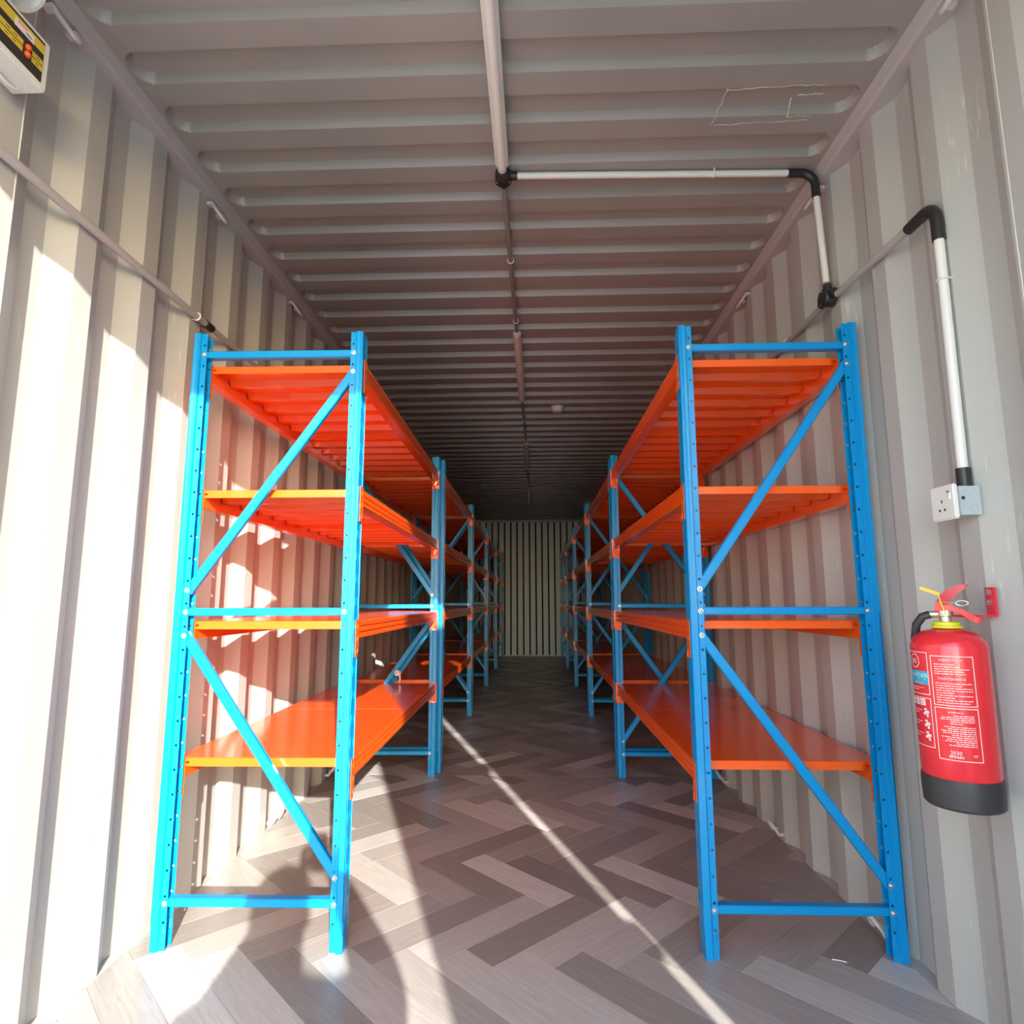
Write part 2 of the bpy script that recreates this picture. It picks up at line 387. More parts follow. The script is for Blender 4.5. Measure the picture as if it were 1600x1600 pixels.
def upright_mesh(sx):
    bm = bmesh.new()
    pts = [(.043, .0095), (.0245, .0095), (.0205, 0), (0, 0), (0, PD), (.0205, PD), (.0245, PD-.0095), (.043, PD-.0095)]
    Z = Vector((0, 0, 1))
    def quad(a, b, z0, z1):
        vs = [bm.verts.new((sx*a[0], a[1], z0)), bm.verts.new((sx*b[0], b[1], z0)), bm.verts.new((sx*b[0], b[1], z1)), bm.verts.new((sx*a[0], a[1], z1))]
        bm.faces.new(vs)
    base = .05
    for i in range(7):
        a, b = pts[i], pts[i+1]
        quad(a, b, 0, base)
        if i in (0, 6):
            A = Vector((sx*a[0], a[1], 0)); Ud = Vector((sx*(b[0]-a[0]), b[1]-a[1], 0)); ln = Ud.length; Ud.normalize()
            for k in range(26): hole_cell(bm, A, Ud, Z, 0, ln, base+k*.075, base+(k+1)*.075, ln/2, base+k*.075+.0315, .0042, .0042)
        elif i == 3:
            A = Vector((sx*a[0], a[1], 0)); Ud = Vector((0, 1, 0))
            for k in range(26):
                z0 = base+k*.075
                hole_cell(bm, A, Ud, Z, 0, PD/2, z0, z0+.075, PD/4, z0+.037, .0048, .016, 0.25)
                hole_cell(bm, A, Ud, Z, PD/2, PD, z0, z0+.075, PD*.75, z0+.037, .0048, .016, -0.25)
        else: quad(a, b, base, RH)
    bmesh.ops.remove_doubles(bm, verts=bm.verts, dist=1e-5)
    bmesh.ops.recalc_face_normals(bm, faces=bm.faces)
    bmesh.ops.solidify(bm, geom=bm.faces[:], thickness=0.0018)
    bmesh.ops.recalc_face_normals(bm, faces=bm.faces)
    me = bpy.data.meshes.new('upright'); bm.to_mesh(me); bm.free(); me.materials.append(BLUE); return me
UP = {1: upright_mesh(1), -1: upright_mesh(-1)}
BOLT = MB().lathe([(0, .0045), (.003, .0042), (.0055, .0025), (.0062, 0), (.0085, 0), (.0085, -.0018)], (0, 0, 0), (0, -1, 0), 10).mesh('bolt', STEEL, 40)
def brace_mesh(name, length, h, d=.030):
    """U channel along +x, open at the back, h tall"""
    mb = MB(); b = .003
    prof = [(0, -h/2+b), (b, -h/2), (d, -h/2), (d, -h/2+.002), (.003, -h/2+.002), (.003, h/2-.002), (d, h/2-.002), (d, h/2), (b, h/2), (0, h/2-b)]
    mb.prism(prof, 'x', 0, length); return mb.mesh(name, BLUE)
HB = brace_mesh('horizontal_brace', RW-.05, .025)
def diag(zi, zo):
    dx = RW-.066; L = math.hypot(dx, zo-zi); return brace_mesh('diagonal_brace', L+.014, .030, .020), math.atan2(zo-zi, dx), L
DG = {}
for key, zi, zo in (('Qu', 1.10, 1.857), ('Ql', .952, .212), ('Pu', 1.857, 1.10), ('Pl', .212, .952)): DG[key] = diag(zi, zo)
def beam_mesh(length, sx):
    g = .0055
    prof = [(0, -.003), (.003, 0), (.028, 0), (.028, -.028), (.042, -.028), (.042, -.06), (.003, -.06), (0, -.057),
            (0, -.046), (g, -.043), (g, -.039), (0, -.036), (0, -.026), (g, -.023), (g, -.019), (0, -.016)]
    return MB().prism([(sx*x, z) for x, z in prof], 'y', 0, length).mesh('beam', ORANGE)
LB = UL-2*PD-.008
BEAM = {s: beam_mesh(LB, s) for s in (1, -1)}
def connector_mesh(sx, sy):
    """L plate: one leg on the slotted web, one on the flange, sy=+1 at the near end of the beam"""
    bm = bmesh.new(); X = Vector((sx, 0, 0)); Z = Vector((0, 0, 1)); Y = Vector((0, sy, 0))
    O = Vector((0, 0, -.118))
    hole_cell(bm, O, X, Z, -.003, .042, 0, .058, .030, .018, .0042, .0042)
    q = [bm.verts.new(v) for v in (O+X*-.003+Z*.058, O+X*.042+Z*.058, O+X*.042+Z*.122, O+X*-.003+Z*.122)]; bm.faces.new(q)
    for k in range(3):
        z0 = .0407*k
        hole_cell(bm, O+X*-.003, -Y, Z, 0, .036, z0, z0+.0407, .016, z0+.02, .004, .010)
    bmesh.ops.remove_doubles(bm, verts=bm.verts, dist=1e-5)
    bmesh.ops.solidify(bm, geom=bm.faces[:], thickness=0.0022)
    bmesh.ops.recalc_face_normals(bm, faces=bm.faces)
    me = bpy.data.meshes.new('connector'); bm.to_mesh(me); bm.free(); me.materials.append(ORANGE); return me
CON = {(sx, sy): connector_mesh(sx, sy) for sx in (1, -1) for sy in (1, -1)}
PX0, PX1 = .030, RW-.030
PYL = (LB-.006)/2
def panel_mesh():
    mb = MB(); w = PX1-PX0
    mb.prism([(0, -.005), (.001, -.0018), (.004, 0), (PYL-.004, 0), (PYL-.001, -.0018), (PYL, -.005), (PYL-.002, -.005), (PYL-.005, -.0022), (.005, -.0022), (.002, -.005)], 'x', 0, w)
    mb.box(0, w, PYL-.002, PYL, -.0275, -.0022)
    mb.box(.03, w-.03, 0, .002, -.0275, -.0022)
    for k in range(1, 6):
        y = k*PYL/6; mb.prism([(y-.020, -.0022), (y-.011, -.0262), (y+.011, -.0262), (y+.020, -.0022)], 'x', .006, w-.006)
    mb.box(.001, .003, .004, PYL-.004, -.026, -.0022); mb.box(w-.003, w-.001, .004, PYL-.004, -.026, -.0022)
    me = mb.mesh('shelf_panel', ORANGE)
    bm = bmesh.new(); bm.from_mesh(me); X = Vector((1, 0, 0)); Z = Vector((0, 0, 1))
    n0 = set(bm.faces)
    for a, b, c in ((0, .03, .017), (w-.03, w, w-.017)): hole_cell(bm, Vector((0, 0, 0)), X, Z, a, b, -.0275, -.0022, c, -.0145, .0068, .0036)
    new = [f for f in bm.faces if f not in n0]
    bmesh.ops.solidify(bm, geom=new, thickness=-0.002)
    bmesh.ops.recalc_face_normals(bm, faces=bm.faces)
    bm.to_mesh(me); bm.free(); return me
PANEL = panel_mesh()

def make_rack(side, x_in, y0, front, back, label, yaw=0.0, bolts=True):
    """side -1: left row (aisle edge at x_in, rack extends to -x); +1: right row"""
    r = empty('storage_rack', (x_in, y0, 0), (0, 0, yaw))
    tag(r, label, 'storage rack', 'blue and orange racks along both walls')
    X = lambda t: side*t                       # t from aisle edge towards the wall
    for fy in (0, UL-PD):
        link('upright', UP[side], r, (0, fy, 0)); link('upright', UP[-side], r, (X(RW), fy, 0))
    for fy, typ in ((0, front), (UL-PD, back)):
        def put(name, me, t, z, rot=0.0, L=None, dy=.0105):
            # braces are built along +x; for the left row they start at the wall end
            o = link(name, me, r, (X(t) if side > 0 else X(t), fy+dy, z), (0, rot if side > 0 else 0, 0))
            return o
        for z in (1.9255, 1.029, .1355):
            x0 = X(.025) if side > 0 else X(RW-.025)
            o = link('horizontal_brace', HB, r, (x0, fy+.0125, z))
            if bolts:
                for t in (.033, RW-.033): link('bolt', BOLT, o, (X(t)-x0, -.0125+.0075, 0))
        for key in (typ+'u', typ+'l'):
            me, an, L = DG[key]
            zi = {'Qu': 1.10, 'Ql': .952, 'Pu': 1.857, 'Pl': .212}[key]
            zo = {'Qu': 1.857, 'Ql': .212, 'Pu': 1.10, 'Pl': .952}[key]
            if side > 0: o = link('diagonal_brace', me, r, (X(.033)-.007*math.cos(an), fy+.0135, zi-.007*math.sin(an)), (0, -an, 0))
            else: o = link('diagonal_brace', me, r, (X(RW-.033)-.007*math.cos(an), fy+.0135, zo+.007*math.sin(an)), (0, an, 0))
            if bolts:
                inv = Matrix.Rotation(-(-an if side > 0 else an), 3, 'Y')
                for t, z in ((.033, zi), (RW-.033, zo)):
                    p = inv @ (Vector((X(t), fy+.0075, z))-Vector(o.location)); link('bolt', BOLT, o, p, (0, an if side > 0 else -an, 0))
    for z in TOPS:
        for t, sx in ((0, side), (RW, -side)):
            b = link('beam', BEAM[sx], r, (X(t), PD+.004, z))
            link('connector', CON[(sx, 1)], b, (0, -.0012, 0)); link('connector', CON[(sx, -1)], b, (0, LB+.0012, 0))
        for k in range(2):
            px = X(PX0) if side > 0 else X(PX1)
            link('shelf_panel', PANEL, r, (px, PD+.006+k*(PYL+.002), z))
    return r
Y1 = 2.017
ORD = ['nearest the door', 'second from the door', 'third from the door', 'fourth from the door', 'last before the end wall']
LT = [('P', 'Q'), ('Q', 'P'), ('P', 'P'), ('Q', 'P'), ('Q', 'P')]
for k in range(5):
    y = Y1+2.0*k
    make_rack(-1, -.513 if k == 0 else -.515, y, LT[k][0], LT[k][1], 'blue and orange steel shelving rack along the left wall, '+ORD[k], math.radians(.72) if k == 0 else 0, k < 2)
    make_rack(1, .583, y, 'Q', 'P', 'blue and orange steel shelving rack along the right wall, '+ORD[k], 0, k < 2)

# white strap hanging from the brace of the first left rack
o = empty('hanging_strap', (-.773, 3.90, .62)); tag(o, 'small white plastic strap hanging from a brace in the nearest left rack', 'strap')
mb = MB(); mb.lathe([(.006, -.012), (.018, -.012), (.018, .012), (.006, .012)], (0, 0, 0), (0.5, 1, 0), 14); build(mb, 'knot', WHITEP, o, 40)
mb = MB(); mb.tube([(.012, -.012, 0), (.018, -.012, -.03), (.016, -.012, -.058)], .005, 6); build(mb, 'tail', WHITEP, o, 40)

# ------------------------------------------------------------------ conduits and ceiling fittings
def arc(c, a, b, r0, n=8):
    """quarter bend from c+a*r0 to c+b*r0"""
    c, a, b = Vector(c), Vector(a), Vector(b)
    return [c+a*r0*math.cos(t*math.pi/2/n)+b*r0*math.sin(t*math.pi/2/n) for t in range(n+1)]
def clipring(parent, p, axis, off):
    p = Vector(p); off = Vector(off); axis = Vector(axis).normalized(); side = axis.cross(off).normalized()
    mb = MB(); o_ = off.normalized()
    pts = [p+(o_*math.cos(a)+side*math.sin(a))*.0145 for a in [math.radians(45+27*i) for i in range(11)]]
    mb.tube(pts, .0026, 6); mb.tube([pts[0], pts[0]+o_*.006], .003, 6); mb.tube([pts[-1], pts[-1]+o_*.006], .003, 6)
    return build(mb, 'saddle_clip', PVC, parent, 40)
# left wall run
o = empty('conduit_pipe', (-1.166, 1.0, 2.112)); tag(o, 'long painted conduit pipe running level along the left wall', 'conduit')
mb = MB(); mb.tube([(0, -.6, 0), (0, 1.17, 0)], .0125, 12); build(mb, 'pipe', PVCPAINT, o, 40)
mb = MB(); mb.tube([(0, 1.17, 0), (0, 4.2, 0)], .0115, 12); build(mb, 'pipe', PVCPAINT, o, 40)
mb = MB(); mb.tube([(0, 1.165, 0), (0, 1.215, 0)], .0158, 12); build(mb, 'coupler', BLACKP, o, 40)
clipring(o, (0, 1.11, 0), (0, 1, 0), (-1, 0, 0)); clipring(o, (0, 2.4, 0), (0, 1, 0), (-1, 0, 0))
# ceiling hub and spine
ZC = ZL-.017
HX, HYc = -.024, 2.092
def junction(name, p, axis, label, m=BLACKP, spouts=()):
    o = empty(name, p); tag(o, label, 'junction box'); ax = Vector(axis)
    mb = MB(); mb.lathe([(0, -.017), (.029, -.017), (.031, -.015), (.031, .016), (.028, .021), (0, .021)], (0, 0, 0), ax, 28); build(mb, 'body', m, o, 40)
    mb = MB(); mb.lathe([(.0305, .0205), (.0305, .0245), (.028, .026), (0, .026)], (0, 0, 0), ax, 28); build(mb, 'lid', m, o, 40)
    u = ax.cross(Vector((0, 1, .3))).normalized()
    for s in (1, -1):
        mb = MB(); mb.lathe([(.0035, .025), (.0035, .0275), (0, .0285)], u*.024*s, ax, 8); build(mb, 'screw', STEEL, o, 40)
    for d in spouts:
        d = Vector(d); mb = MB(); mb.tube([d*.026, d*.052], .0155, 14); build(mb, 'spout', m, o, 40)
    return o
junction('junction_box', (HX, HYc, ZL-.018), (0, 0, -1), 'round black junction box on the ceiling at the end of the light', spouts=((1, 0, 0), (0, 1, 0)))
def batten(y0, y1, x0, x1, label, r=.027):
    o = empty('light_batten', (x0, y0, ZL-.030)); tag(o, label, 'light', 'slim ceiling light battens'); L = y1-y0; dx = (x1-x0)
    mb = MB(); mb.prism([(-.020, .028), (.020, .028), (.024, .010), (.017, 0), (-.017, 0), (-.024, .010)], 'y', 0.0, L)
    for i, v in enumerate(mb.v): mb.v[i] = (v[0]+dx*v[1]/L, v[1], v[2])
    build(mb, 'housing', BATTEN, o)
    mb = MB(); prof = [(.016*math.cos(a), -.017*math.sin(a)+.002) for a in [math.pi*i/8 for i in range(9)]]
    mb.prism(prof, 'y', 0.004, L-.004)
    for i, v in enumerate(mb.v): mb.v[i] = (v[0]+dx*v[1]/L, v[1], v[2])
    build(mb, 'diffuser', WHITEP if False else BATTEN, o, 40)
    for s, yy in ((0, -.028), (1, L)):
        mb = MB(); mb.lathe([(0, 0), (.010, 0), (.0165, .008), (.0175, .028)] if s == 0 else [(.0175, 0), (.0165, .020), (.010, .028), (0, .028)], (dx*s, yy, .006), (0, 1, 0), 14)
        build(mb, 'end_cap', PVC, o, 40)
    return o
batten(0.85, 2.03, -.030, -.026, 'slim cream light batten on the ceiling nearest the door')
batten(3.46, 4.66, -.010, -.004, 'slim light batten on the ceiling before the smoke detector')
batten(6.02, 7.22, .012, .016, 'slim light batten on the ceiling beyond the smoke detector')
batten(8.6, 9.8, .020, .024, 'slim light batten on the ceiling farthest from the door')
def spine(y0, y1, x0, x1, label, clips):
    o = empty('conduit_pipe', (x0, y0, ZC)); tag(o, label, 'conduit', 'thin conduits between ceiling lights')
    mb = MB(); mb.tube([(0, 0, 0), (x1-x0, y1-y0, 0)], .0105, 10); build(mb, 'pipe', DUCT, o, 40)
    for c in clips: clipring(o, ((x1-x0)*(c-y0)/(y1-y0), c-y0, 0), (0, 1, 0), (0, 0, 1))
spine(2.14, 3.44, HX, -.011, 'thin conduit on the ceiling from the black junction box to the second light', (2.67, 3.30))
spine(4.68, 6.0, -.004, .011, 'thin conduit on the ceiling between second and third lights', (5.25, 5.9))
spine(7.25, 8.57, .016, .02, 'thin conduit on the ceiling between third and fourth lights', ())
o = empty('smoke_detector', (.285, 4.93, ZL)); tag(o, 'small white round smoke detector on the ceiling', 'smoke detector')
mb = MB(); mb.lathe([(0, 0), (.052, 0), (.052, -.012), (.050, -.014)], (0, 0, 0), (0, 0, 1), 24); build(mb, 'base', WHITEP, o, 40)
mb = MB(); mb.lathe([(.047, -.014), (.046, -.026), (.034, -.043), (0, -.046)], (0, 0, 0), (0, 0, 1), 24); build(mb, 'cover', WHITEP, o, 40)
# cross run to the right wall, bend, drop
XWp = 1.152
o = empty('conduit_pipe', (HX, 2.10, ZC)); tag(o, 'white conduit crossing the ceiling then dropping down the right wall', 'conduit')
def rel(p): return Vector(p)-Vector((HX, 2.10, ZC))
XD = 1.135
mb = MB(); mb.tube([rel((HX+.05, 2.093, ZC)), rel((XD-.085, 2.118, ZC))], .0122, 12); build(mb, 'pipe', PVC, o, 40)
mb = MB(); pth = [rel((XD-.10, 2.119, ZC)), rel((XD-.06, 2.120, ZC))]+[rel(q) for q in arc((XD-.05, 2.121, ZC-.05), (0, 0, 1), (1, 0, 0), .05)]+[rel((XD, 2.121, ZC-.100))]
mb.tube(pth, .0155, 14); build(mb, 'elbow', BLACKP, o, 40)
mb = MB(); mb.tube([rel((XD, 2.121, ZC-.095)), rel((1.160, 2.148, 2.215))], .0122, 12); build(mb, 'pipe', PVC, o, 40)
clipring(o, rel((.76, 2.109, ZC)), (1, 0, 0), (0, 0, 1))
BZ = 2.150
junction('junction_box', (1.158, 2.140, BZ), (-1, 0, 0), 'round black junction box high on the right wall above the rack', spouts=((0, 0, 1), (0, 1, 0), (0, -1, 0)))
# wall run forward to the elbow, then down to the socket; and back along the wall
o = empty('conduit_pipe', (1.166, 2.09, 2.137)); tag(o, 'conduit rising from the socket and turning along the right wall', 'conduit')
b0 = Vector((1.166, 2.09, 2.137)); ez = 2.120; ey = 1.556
mb = MB(); mb.tube([(0, 0, 0.005), Vector((1.166, 1.66, ez))-b0], .0122, 12); build(mb, 'pipe', PVCPAINT, o, 40)
mb = MB(); pth = [Vector((1.166, 1.675, ez))-b0, Vector((1.166, 1.615, ez))-b0]+[Vector(q)-b0 for q in arc((1.166, ey+.05, ez-.05), (0, 0, 1), (0, -1, 0), .05)]+[Vector((1.166, ey, 2.012))-b0]
mb.tube(pth, .0160, 14); build(mb, 'elbow', BLACKP, o, 40)
mb = MB(); mb.tube([Vector((1.166, ey, 2.02))-b0, Vector((1.166, ey+.005, 1.385))-b0], .0125, 12); build(mb, 'pipe', PVC, o, 40)
mb = MB(); mb.tube([Vector((1.166, ey+.005, 1.392))-b0, Vector((1.166, ey+.005, 1.342))-b0], .0165, 14); build(mb, 'adaptor', BLACKP, o, 40)
clipring(o, Vector((1.166, ey, 1.90))-b0, (0, 0, 1), (1, 0, 0))
o = empty('conduit_pipe', (1.166, 2.19, 2.15)); tag(o, 'conduit running from the wall junction box back behind the right rack', 'conduit')
mb = MB(); mb.tube([(0, 0, 0), (0, 4.2, .0)], .0115, 10); build(mb, 'pipe', PVCPAINT, o, 40)
clipring(o, (0, .33, 0), (0, 1, 0), (1, 0, 0)); clipring(o, (0, 1.5, 0), (0, 1, 0), (1, 0, 0))

# socket
o = empty('power_socket', (1.182, 1.60, 1.306)); tag(o, 'white single power socket on a grey box on the right wall', 'power socket')
o.rotation_euler = (0, 0, 0)
mb = MB(); mb.box(-.050, -.001, -.068, .030, -.036, .036); build(mb, 'back_box', GREYBOX, o)
for z in (.017, -.019):
    mb = MB(); mb.lathe([(.0105, 0), (.0105, .0014), (.009, .0014), (.009, .0004), (0, .0004)], (-.020, -.068, z), (0, -1, 0), 18); build(mb, 'knockout', GREYBOX, o, 40)
mb = MB(); mb.lathe([(.0045, 0), (.0045, .001), (0, .001)], (-.043, -.068, .006), (0, -1, 0), 10); build(mb, 'screw_hole', DARK, o)
pl = MB()
rr = [(-.062, -.043)]
bmx = bmesh.new(); bmesh.ops.create_cube(bmx, size=1)
for v in bmx.verts: v.co = Vector((v.co.x*.012-.057, v.co.y*.090-.020, v.co.z*.088))
bmesh.ops.bevel(bmx, geom=bmx.edges[:], offset=.0035, segments=2, affect='EDGES')
me = bpy.data.meshes.new('face_plate'); bmx.to_mesh(me); bmx.free(); me.materials.append(WHITEP); link('face_plate', me, o)
for nm, y, z, hy, hz in (('pin_hole', -.018, .004, .0022, .0040), ('pin_hole', -.0085, -.018, .003, .003), ('pin_hole', -.0275, -.018, .003, .003), ('indicator', -.044, .026, .0035, .002)):
    mb = MB(); mb.box(-.0634, -.0628, y-hy, y+hy, z-hz, z+hz); build(mb, nm, DARK, o)
mb = MB(); mb.prism([(-.0645, .022), (-.0672, .006), (-.063, .006), (-.063, .022)], 'y', -.052, -.044); build(mb, 'switch', WHITEP, o)

# ------------------------------------------------------------------ emergency light unit, upper left
o = empty('emergency_light', (-1.182, 1.14, 2.284)); tag(o, 'white emergency light unit with yellow and black panel, upper left', 'emergency light')
bmx = bmesh.new(); bmesh.ops.create_cube(bmx, size=1)
for v in bmx.verts: v.co = Vector((.0425+v.co.x*.085, v.co.y*.30, .066+v.co.z*.132))
bmesh.ops.bevel(bmx, geom=bmx.edges[:], offset=.005, segments=2, affect='EDGES')
me = bpy.data.meshes.new('case'); bmx.to_mesh(me); bmx.free(); me.materials.append(WHITEP); link('case', me, o)
pf = .0855
def pan(nm, m, y0, y1, z0, z1, d=.0004):
    mb = MB(); mb.box(pf-.0005, pf+d, y0, y1, z0, z1); return build(mb, nm, m, o)
pan('panel', PANK, -.13, .130, .014, .119)
pan('stripe', PANY, -.13, .130, .088, .112, .0008)
pan('stripe', PANY, -.13, .072, .057, .070, .0008); pan('stripe', PANY, -.13, .072, .041, .054, .0008)
pan('stripe', PANY, .098, .130, .057, .070, .0008); pan('stripe', PANY, .098, .130, .041, .054, .0008)
pan('name_plate', LABELW, .045, .100, .086, .106, .0012)
for yy in (.03, .05, .115): pan('print_line', PANK, yy-.006, yy+.006, .062, .064, .0012); pan('print_line', PANK, yy-.006, yy+.004, .046, .048, .0012)
pan('print_line', PANR, .052, .078, .100, .1025, .0016); pan('print_line', PANK, .076, .092, .092, .0945, .0016)
for z in (.064, .046):
    mb = MB(); mb.lathe([(.0075, 0), (.0075, .004), (.004, .0075), (0, .008)], (pf, .086, z), (1, 0, 0), 14); build(mb, 'indicator', PANR, o, 40)
mb = MB(); mb.box(.035, .047, .03, .06, -.0008, .0005); build(mb, 'vent_slot', DARK, o)
ax = Vector((.72, .05, -.60)).normalized(); lc = Vector((.075, .055, .205))
mb = MB(); mb.lathe([(0, -.045), (.030, -.042), (.052, -.005), (.056, .008), (.054, .014), (.046, .014)], lc, ax, 32); build(mb, 'lamp_head', WHITEP, o, 40)
mb = MB(); mb.lathe([(.047, .013), (.040, .006), (.022, .001), (0, 0)], lc, ax, 32); build(mb, 'reflector', GREYBOX, o, 40)
mb = MB(); mb.tube([lc-ax*.04, (.045, .055, .15), (.045, .055, .128)], .012, 10); build(mb, 'lamp_stem', WHITEP, o, 40)
mb = MB(); mb.tube([(.030, .10+.03*math.cos(t), -.012*math.sin(t)) for t in [math.pi*i/8 for i in range(9)]]+[(.03, .04, -.01), (.03, -.06, -.02)], .0032, 8); build(mb, 'cable', WHITEP, o, 40)

# ------------------------------------------------------------------ lashing rings
def lash(x, y, z, sx, down, label, grp):
    o = empty('lashing_ring', (x, y, z)); tag(o, label, 'lashing ring', grp); d = -1 if down else 1
    mb = MB(); pts = [(-sx*(.004+.030*math.sin(t)), -.040*math.cos(t), d*.046*math.sin(t)) for t in [math.pi*i/12 for i in range(13)]]
    mb.tube(pts, .0065, 8); build(mb, 'ring', GALV, o, 40)
    for s in (-1, 1):
        mb = MB(); mb.box(min(0, sx*.012)-.008, max(0, sx*.012)+.008, s*.040-.010, s*.040+.010, -.006, .006); build(mb, 'weld_lug', GALV, o)
N3 = ['nearest the door', 'second from the door', 'third from the door', 'fourth from the door']
for i, y in enumerate((1.395, 2.198, 3.003)):
    lash(-1.168, y, 2.600, -1, True, 'steel lashing ring under the left roof rail, '+N3[i], 'lashing rings under the roof rails')
    lash(1.168, y, 2.600, 1, True, 'steel lashing ring under the right roof rail, '+N3[i], 'lashing rings under the roof rails')
for i, y in enumerate((2.150, 2.995, 3.79)):
    lash(1.166, y, .030, 1, False, 'steel lashing ring at the foot of the right wall, '+N3[i], 'lashing rings along the floor')
for i, y in enumerate((3.07, 3.87)):
    lash(-1.166, y, .030, -1, False, 'steel lashing ring at the foot of the left wall, '+N3[i], 'lashing rings along the floor')

# repaired patch on the ceiling: rough sealant outline
o = empty('ceiling_patch', (.86, 1.83, ZL-.002)); tag(o, 'rough white sealant outline of a repaired patch on the ceiling', 'patch')
rs = random.Random(5)
def rough_line(a, b, wdt=.006, n=16):
    a, b = Vector(a), Vector(b); mb = MB(); pts = []
    for i in range(n+1):
        p = a.lerp(b, i/n); pts.append((p.x+rs.uniform(-1, 1)*.003, p.y+rs.uniform(-1, 1)*.003, 0))
    mb.tube(pts, [wdt*.5*rs.uniform(.35, 1) for _ in pts], 5); mb.v = [(v[0], v[1], v[2]*.4) for v in mb.v]
    build(mb, 'sealant_line', SEAL, o)
for yy in (-.09, .055): rough_line((-.16, yy+.004, 0), (.14, yy-.006, 0), .004)
rough_line((-.16, -.09, 0), (-.17, .055, 0), .004); rough_line((.05, -.05, 0), (.07, .03, 0), .007); rough_line((.07, -.055, 0), (.15, -.06, 0), .005); rough_line((.07, .03, 0), (.15, .03, 0), .004)

# small scraps on the floor
o = empty('wire_scrap', (.98, 2.03, .0015)); tag(o, 'tiny white wire scrap on the floor beside the right rack', 'scrap')
mb = MB(); mb.tube([(-.020, .006, 0), (0, 0, 0), (.016, -.008, 0)], .0015, 6); build(mb, 'wire', WHITEP, o, 40)
o = empty('plastic_scrap', (-1.155, 1.69, .0005)); tag(o, 'small pale blue plastic scrap on the floor by the left wall', 'scrap')
mb = MB(); mb.prism([(-.012, -.004), (.002, -.008), (.012, .002), (.002, .009), (-.008, .006)], 'z', 0, .0012); build(mb, 'film', SCRAP, o)

# ------------------------------------------------------------------ fire extinguisher
EX, EY, ER, EZ0 = 1.062, 1.524, 0.0775, 0.598
o = EXT = empty('fire_extinguisher', (EX, EY, EZ0)); tag(o, 'red powder fire extinguisher hanging on the right wall', 'fire extinguisher')
mb = MB(); mb.lathe([(0, .016), (ER-.003, .016), (ER-.002, .03), (ER-.002, .06), (ER, .064), (ER, .356), (ER-.003, .368), (ER-.012, .381), (ER-.028, .391), (.030, .3965), (.024, .398), (0, .398)], (0, 0, 0), (0, 0, 1), 64)
build(mb, 'cylinder', RED, o, 35)
mb = MB(); mb.lathe([(0, 0), (ER-.004, 0), (ER+.001, .005), (ER+.0028, .05), (ER+.0012, .0665), (ER-.001, .0665)], (0, 0, 0), (0, 0, 1), 64); build(mb, 'rubber_boot', RUBBER, o, 35)
mb = MB(); mb.lathe([(.024, .397), (.032, .399), (.032, .404), (.027, .405), (.027, .412), (.022, .414), (0, .414)], (0, 0, 0), (0, 0, 1), 32); build(mb, 'neck_ring', YELLOW, o, 40)
mb = MB(); mb.lathe([(0, .41), (.013, .41), (.013, .425), (.0165, .427), (.0165, .440), (.012, .443), (.012, .455), (0, .456)], (0, 0, 0), (0, 0, 1), 20); V = build(mb, 'valve', BRASS, o, 40)
dv = Vector((EX-CAM.x, EY-CAM.y, 0)).normalized(); rt = Vector((dv.y, -dv.x, 0))     # view direction, image-right
mb = MB(); mb.tube([-rt*.006+Vector((0, 0, .432)), -rt*.034+Vector((0, 0, .430))], .0085, 14); build(mb, 'hose_outlet', BRASS, o, 40)
hp = [-rt*.030+Vector((0, 0, .430)), -rt*.046+Vector((0, 0, .425)), -rt*.060+dv*.006+Vector((0, 0, .405)), -rt*.066+dv*.02+Vector((0, 0, .37)), -rt*.062+dv*.05+Vector((0, 0, .30)), -rt*.055+dv*.068+Vector((0, 0, .18)), -rt*.05+dv*.068+Vector((0, 0, .09))]
mb = MB(); mb.tube(hp, .0095, 12); build(mb, 'hose', RUBBER, o, 50)
def strip(path, w, t, name, m, parent):
    """flat lever: path in the (image-right, z) plane, given width along the view direction"""
    mb = MB(); n = len(path); vs = []
    for i, (a, z) in enumerate(path):
        a0, z0 = path[max(i-1, 0)]; a1, z1 = path[min(i+1, n-1)]; tx, tz = a1-a0, z1-z0; l = math.hypot(tx, tz); nx, nz = -tz/l, tx/l
        ww = w[i] if isinstance(w, (list, tuple)) else w
        tt = t[i] if isinstance(t, (list, tuple)) else t
        for s, q in ((1, 1), (1, -1), (-1, -1), (-1, 1)):
            vs.append(rt*(a+nx*tt/2*q)+Vector((0, 0, z+nz*tt/2*q))+dv*(ww/2*s))
    fs = [(i*4+k, i*4+(k+1) % 4, i*4+4+(k+1) % 4, i*4+4+k) for i in range(n-1) for k in range(4)]+[(0, 1, 2, 3), ((n-1)*4, (n-1)*4+3, (n-1)*4+2, (n-1)*4+1)]
    mb.add(vs, fs); return build(mb, name, m, parent, 35)
strip([(-.014, .444), (-.006, .456), (.002, .468), (.013, .480), (.026, .489), (.042, .497), (.050, .499)], [.022, .026, .030, .030, .028, .024, .018], [.012, .022, .024, .022, .018, .010, .004], 'operating_lever', REDL, o)
strip([(-.020, .448), (-.004, .447), (.016, .443), (.034, .436), (.050, .424), (.062, .416), (.068, .414)], [.022, .026, .028, .028, .028, .026, .02], [.016, .014, .011, .012, .014, .012, .006], 'carry_handle', RED, o)
mb = MB(); mb.box(-.02, .016, -.013, .013, .438, .458); 
for i, v in enumerate(mb.v): mb.v[i] = tuple(rt*v[0]+dv*v[1]+Vector((0, 0, v[2])))
build(mb, 'lever_bracket', RED, o)
strip([(-.046, .494), (-.026, .486), (-.012, .480), (-.008, .476)], .012, .008, 'safety_tag', YELLOW2, o)
